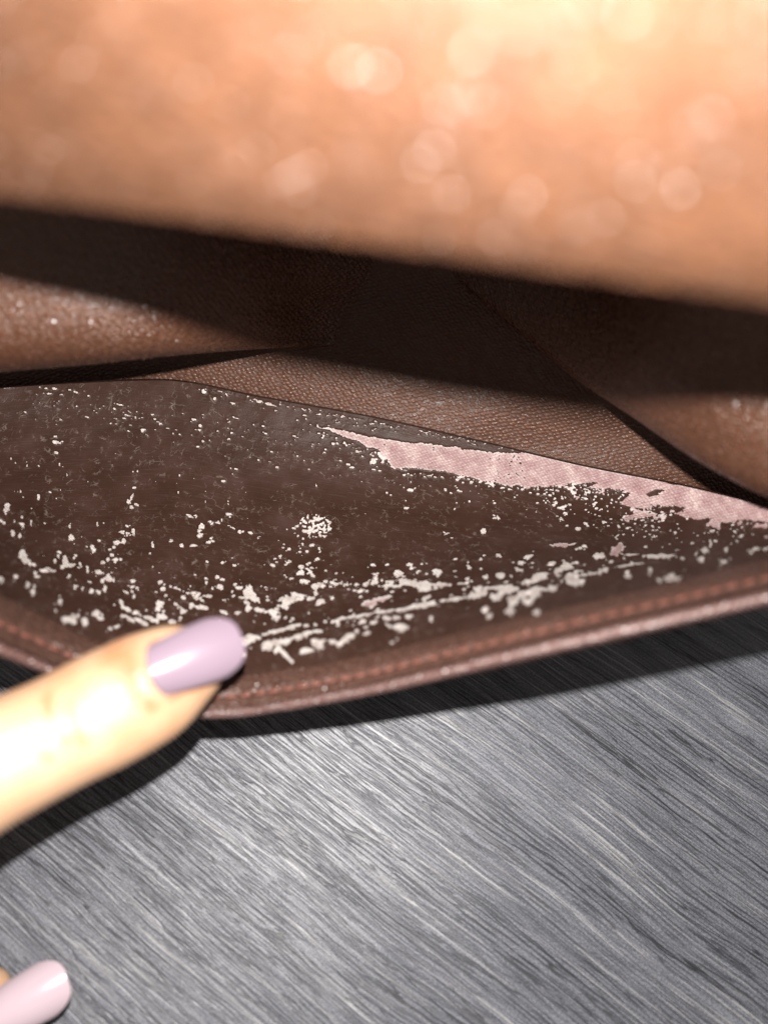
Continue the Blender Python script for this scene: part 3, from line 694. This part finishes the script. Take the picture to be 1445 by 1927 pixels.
me = mesh_from('edge_piping', T.reshape(-1, 3), grid_quads(2600, 18, True), uvt.reshape(-1, 2))
link('edge_piping', me, M_piping, pouch)
# stitches along the groove
row = int(0.66 * 25); gp = PB[row] + nb[row] * 0.0002; gn = nb[row]
al = np.concatenate([[0], np.cumsum(np.linalg.norm(np.diff(gp, axis=0), axis=1))])
bm = bmesh.new()
bmesh.ops.create_uvsphere(bm, u_segments=10, v_segments=7, radius=0.5)
for vtx in bm.verts: vtx.co = Vector((vtx.co.x * 0.0021, vtx.co.y * 0.00085, vtx.co.z * 0.0008))
for f in bm.faces: f.smooth = True
sme = bpy.data.meshes.new('stitch'); bm.to_mesh(sme); bm.free(); sme.materials.append(M_thread)
pitch = 0.00225
for k in range(int(al[-1] / pitch)):
    s = (k + 0.5) * pitch; i = min(int(np.searchsorted(al, s)), len(al) - 2)
    tx = gp[min(i + 4, len(gp) - 1)] - gp[max(i - 4, 0)]; tx /= np.linalg.norm(tx); nz = gn[i]; yy = np.cross(nz, tx); yy /= np.linalg.norm(yy); nz = np.cross(tx, yy)
    tx = tx + yy * 0.16; tx /= np.linalg.norm(tx); yy = np.cross(nz, tx)
    o = bpy.data.objects.new('stitch', sme); COL.objects.link(o)
    Mx = Matrix((tx, yy, nz)).transposed().to_4x4(); Mx.translation = Vector(gp[i])
    o.parent = pouch; o.matrix_parent_inverse = Matrix.Translation(-pouch.location); o.matrix_basis = Mx

# ------------------------------------------------------------------ the hand
hand = thing('hand', 'hand with lilac painted nails pressing down the lip of the brown pouch', 'hand', cam2world([-70, -60, 110]))
def px2mm(x, y, d): return np.array([(x - CX) / F * d, -(y - CY) / F * d, d])
parts_v, parts_q, off = [], [], 0
def loft(path, rw, rh, nrm_hint, n=70, seg=40, power=2.2, r_end=(0.0, 0.0)):
    """closed tapering limb in camera millimetres; rw across, rh through"""
    global off
    path = np.array(path, float); k = len(path)
    t = np.linspace(0, k - 1, n)
    # finer rows at both ends so they round off
    e = 0.5 - 0.5 * np.cos(np.linspace(0, np.pi, n)); t = 0.35 * t + 0.65 * e * (k - 1)
    c = catmull(k, path, t); a = np.clip(pchip(np.arange(k), np.array(rw, float), t), 0.02, 99); b = np.clip(pchip(np.arange(k), np.array(rh, float), t), 0.02, 99)
    tg = np.gradient(c, axis=0); tg /= np.linalg.norm(tg, axis=1, keepdims=True)
    hint = np.array(nrm_hint, float)
    ac = np.cross(tg, hint); ac /= np.linalg.norm(ac, axis=1, keepdims=True); nn = np.cross(ac, tg)
    th = np.linspace(0, 2 * np.pi, seg, endpoint=False)
    ct = np.sign(np.cos(th)) * np.abs(np.cos(th)) ** (2 / power); sn = np.sign(np.sin(th)) * np.abs(np.sin(th)) ** (2 / power)
    V_ = c[:, None] + a[:, None, None] * ct[None, :, None] * ac[:, None] + b[:, None, None] * sn[None, :, None] * nn[:, None]
    V_ = V_.reshape(-1, 3); q = grid_quads(n, seg, True)
    V_ = np.concatenate([V_, c[:1], c[-1:]]);
    s0, s1 = len(V_) - 2, len(V_) - 1
    caps = [[s0, j, (j + 1) % seg, s0] for j in range(seg)] + [[s1, (n - 1) * seg + (j + 1) % seg, (n - 1) * seg + j, s1] for j in range(seg)]
    parts_v.append(V_); parts_q.append((q + off, [[x + off for x in cc[:3]] for cc in caps])); off += len(V_)

TH = [px2mm(402, 1222, 107.0), px2mm(392, 1228, 106.4), px2mm(372, 1240, 105.6), px2mm(330, 1262, 104.2), px2mm(270, 1298, 102.2), px2mm(200, 1335, 100.2), px2mm(110, 1380, 98), px2mm(0, 1433, 95), px2mm(-150, 1505, 91)]
mmw = lambda p, d: p / F * d
thw = [0.3, 3.6, 5.2, mmw(92, 104), mmw(108, 102), mmw(112, 100), mmw(110, 98), mmw(117, 95), 8.8]
thh = [0.3, 3.0, 4.3, 5.2, 5.9, 6.7, 6.8, 7.2, 8.0]
TH += [np.array([-74, -45, 88.]), np.array([-92, -62, 92.]), np.array([-104, -80, 96.])]; thw += [10, 14, 13]; thh += [9, 10, 9]
loft(TH, thw, thh, (0.10, 0.16, -1), n=150, seg=56)
# first finger, curled, its tip near the table
IX = [px2mm(40, 1876, 119.6), px2mm(30, 1882, 119.3), px2mm(-4, 1900, 118.6), px2mm(-70, 1940, 116), np.array([-74, -86.5, 106]), np.array([-86, -92, 100.]), np.array([-100, -92, 92.]), np.array([-112, -80, 90.]), np.array([-116, -70, 93.])]
loft(IX, [0.4, 4.4, 6.6, 7.6, 8, 8.2, 8.8, 9.6, 9.5], [0.3, 2.4, 4.2, 5.6, 6.6, 7.4, 8.2, 9, 9], (0.0, 0.25, -1), n=90)
# the other fingers curl away outside the picture
for s, dx, dy, dz in ((1, -14, -14, -3), (2, -27, -27, -7), (3, -38, -38, -12)):
    loft([np.array([-60 + dx * 1., -76 + dy * .9, 109 + dz]), np.array([-66 + dx, -80 + dy * .9, 107 + dz]), np.array([-80 + dx, -88 + dy * .9, 101 + dz]), np.array([-95 + dx, -92 + dy * .8, 92 + dz]), np.array([-112 + dx * .9, -82 + dy * .6, 88 + dz]), np.array([-117 + dx * .8, -72 + dy * .5, 92 + dz])],
         [0.5, 5, 6.8, 7.6, 8.6, 8.8], [0.5, 4.5, 6, 7, 8, 8], (0, 0.25, -1), n=60, seg=28)
loft([np.array([-96, -62, 96.]), np.array([-110, -72, 95.]), np.array([-135, -92, 90.]), np.array([-160, -118, 80.]), np.array([-190, -150, 58.])], [4, 22, 33, 30, 26], [4, 10, 13, 13, 15], (0.5, -0.2, -1), n=60, seg=40)
Vh = cam2world(np.concatenate(parts_v))
faces = []
for q, caps in parts_q: faces += q.tolist() + caps
hm = bpy.data.meshes.new('hand_raw'); hm.from_pydata(Vh.tolist(), [], faces); hm.update()
raw = bpy.data.objects.new('hand_raw', hm); COL.objects.link(raw)
md = raw.modifiers.new('r', 'REMESH'); md.mode = 'VOXEL'; md.voxel_size = 0.00055
md = raw.modifiers.new('s', 'SMOOTH'); md.factor = 0.5; md.iterations = 8
dg = bpy.context.evaluated_depsgraph_get(); skin_me = bpy.data.meshes.new_from_object(raw.evaluated_get(dg))
bpy.data.objects.remove(raw); bpy.data.meshes.remove(hm)
nv = len(skin_me.vertices); co = np.empty(nv * 3, np.float32); skin_me.vertices.foreach_get('co', co); co = co.reshape(-1, 3).astype(float)
no = np.empty(nv * 3, np.float32); skin_me.vertex_normals.foreach_get('vector', no); no = no.reshape(-1, 3).astype(float)
# camera-millimetre coordinates of every vertex, for folds placed on the skin itself
cc = (co - CAMPOS) @ RC * 1000; cmm = np.stack([cc[:, 0], cc[:, 1], -cc[:, 2]], -1)
def seg_dist(p, a, b):
    ab = b - a; t = np.clip(((p - a) @ ab) / (ab @ ab), 0, 1); return np.linalg.norm(p - a - t[:, None] * ab, axis=1), t
disp = np.zeros(nv)
topside = np.clip((no @ (RC @ np.array([0.1, 0.1, 1.0]))) * 1.5, 0, 1)
def fold(pts, width, depth):
    global disp
    for a, b in zip(pts[:-1], pts[1:]):
        d_, _ = seg_dist(cmm[:, :2], np.array(a), np.array(b))
        e = np.exp(-(d_ / width) ** 2) * depth
        disp = np.minimum(disp, -e * topside * (cmm[:, 2] < 108)) if depth > 0 else np.maximum(disp, -e * topside * (cmm[:, 2] < 108))
def P2(x, y, d=94): return px2mm(x, y, d)[:2]
fold([P2(72, 1322), P2(84, 1352), P2(106, 1384), P2(126, 1408)], 0.7, 1.9)
fold([P2(120, 1342), P2(134, 1378), P2(150, 1412)], 0.6, 1.4)
fold([P2(60, 1380), P2(78, 1410), P2(96, 1430)], 0.55, 1.1)
fold([P2(246, 1232), P2(240, 1262), P2(252, 1296), P2(276, 1326)], 1.0, 1.7)   # behind the nail fold
fold([P2(268, 1240), P2(266, 1264), P2(276, 1292), P2(300, 1316)], 0.9, -0.8)  # cuticle ridge
co2 = co + no * (disp * 0.001)[:, None]
flush_shade = np.zeros(nv)  # shade of valley and creases painted as redder skin; nail surround also naturally pinker
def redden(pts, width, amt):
    global flush_shade
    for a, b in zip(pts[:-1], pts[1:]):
        d_, _ = seg_dist(cmm[:, :2], np.array(a), np.array(b)); flush_shade = np.maximum(flush_shade, amt * np.exp(-(d_ / width) ** 2))
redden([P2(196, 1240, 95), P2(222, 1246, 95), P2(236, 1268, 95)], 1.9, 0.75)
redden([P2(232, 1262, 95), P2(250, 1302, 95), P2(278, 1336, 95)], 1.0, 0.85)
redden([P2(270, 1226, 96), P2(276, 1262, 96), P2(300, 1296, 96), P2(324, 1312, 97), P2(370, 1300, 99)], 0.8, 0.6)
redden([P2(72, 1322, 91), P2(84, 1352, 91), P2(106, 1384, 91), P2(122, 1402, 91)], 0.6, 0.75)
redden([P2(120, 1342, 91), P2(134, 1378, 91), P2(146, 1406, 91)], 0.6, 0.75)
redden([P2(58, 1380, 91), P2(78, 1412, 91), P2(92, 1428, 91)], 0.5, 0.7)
fa = skin_me.attributes.new('flush_shade', 'FLOAT', 'POINT'); fa.data.foreach_set('value', flush_shade.astype(np.float32))
skin_me.vertices.foreach_set('co', co2.astype(np.float32).ravel()); skin_me.update()
for p in skin_me.polygons: p.use_smooth = True
skin_me.materials.clear(); skin_me.name = 'skin'
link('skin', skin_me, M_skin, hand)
print('skin verts', nv, 'disp', disp.min(), disp.max(), 'flush_shade', (flush_shade > .3).sum())

def nail(base, tip, normal, halfw, arch, name, curl=0.5, polish=None):
    """curved nail plate; base, tip in camera mm; normal towards the viewer"""
    base, tip, normal = map(lambda q: np.array(q, float), (base, tip, normal))
    ax = tip - base; Ln = np.linalg.norm(ax); ax /= Ln
    sd = np.cross(ax, normal); sd /= np.linalg.norm(sd); nn = np.cross(sd, ax)
    nu, nv_ = 46, 33
    t = np.linspace(0, 1, nu)[:, None]; s = np.linspace(-1, 1, nv_)[None]
    # outline: rounded cuticle end, straight sides, rounded free end
    back = 0.10 * Ln * s ** 2
    front_ = Ln * (1 - 0.28 * np.abs(s) ** 3.0)
    along = back + (front_ - back) * t
    wid = halfw * (0.80 + 0.22 * np.sin(np.pi * 0.62 * np.clip(along / Ln, 0, 1)))
    ang = s * 1.12
    side = wid * np.sin(ang) / math.sin(1.12)
    hgt = arch * (np.cos(ang) - 1) / (1 - math.cos(1.12)) - curl * (along / Ln - 0.35) ** 2 * 1.6
    Pn = base + along[..., None] * ax + side[..., None] * sd + hgt[..., None] * nn
    top = cam2world(Pn)
    me = mesh_from(name, top.reshape(-1, 3), grid_quads(nu, nv_))
    o = link(name, me, polish or M_nail, hand)
    md = o.modifiers.new('thickness', 'SOLIDIFY'); md.thickness = 0.0006; md.offset = 0
    md = o.modifiers.new('round', 'BEVEL'); md.width = 0.00022; md.segments = 3; md.limit_method = 'ANGLE'; md.angle_limit = 1.0
    return o
nail(px2mm(281, 1267, 95.5), px2mm(456, 1198, 100.2), (0.06, 0.16, -1), 3.75, 1.7, 'fingernail', curl=1.1)
nail(px2mm(-40, 1934, 112.0), px2mm(125, 1842, 116.0), (0.30, 0.50, -1), 3.7, 2.2, 'fingernail', curl=1.6, polish=M_nail_lit)['label'] = 'fingernail, polish lightened to pale pink as if brightly lit'
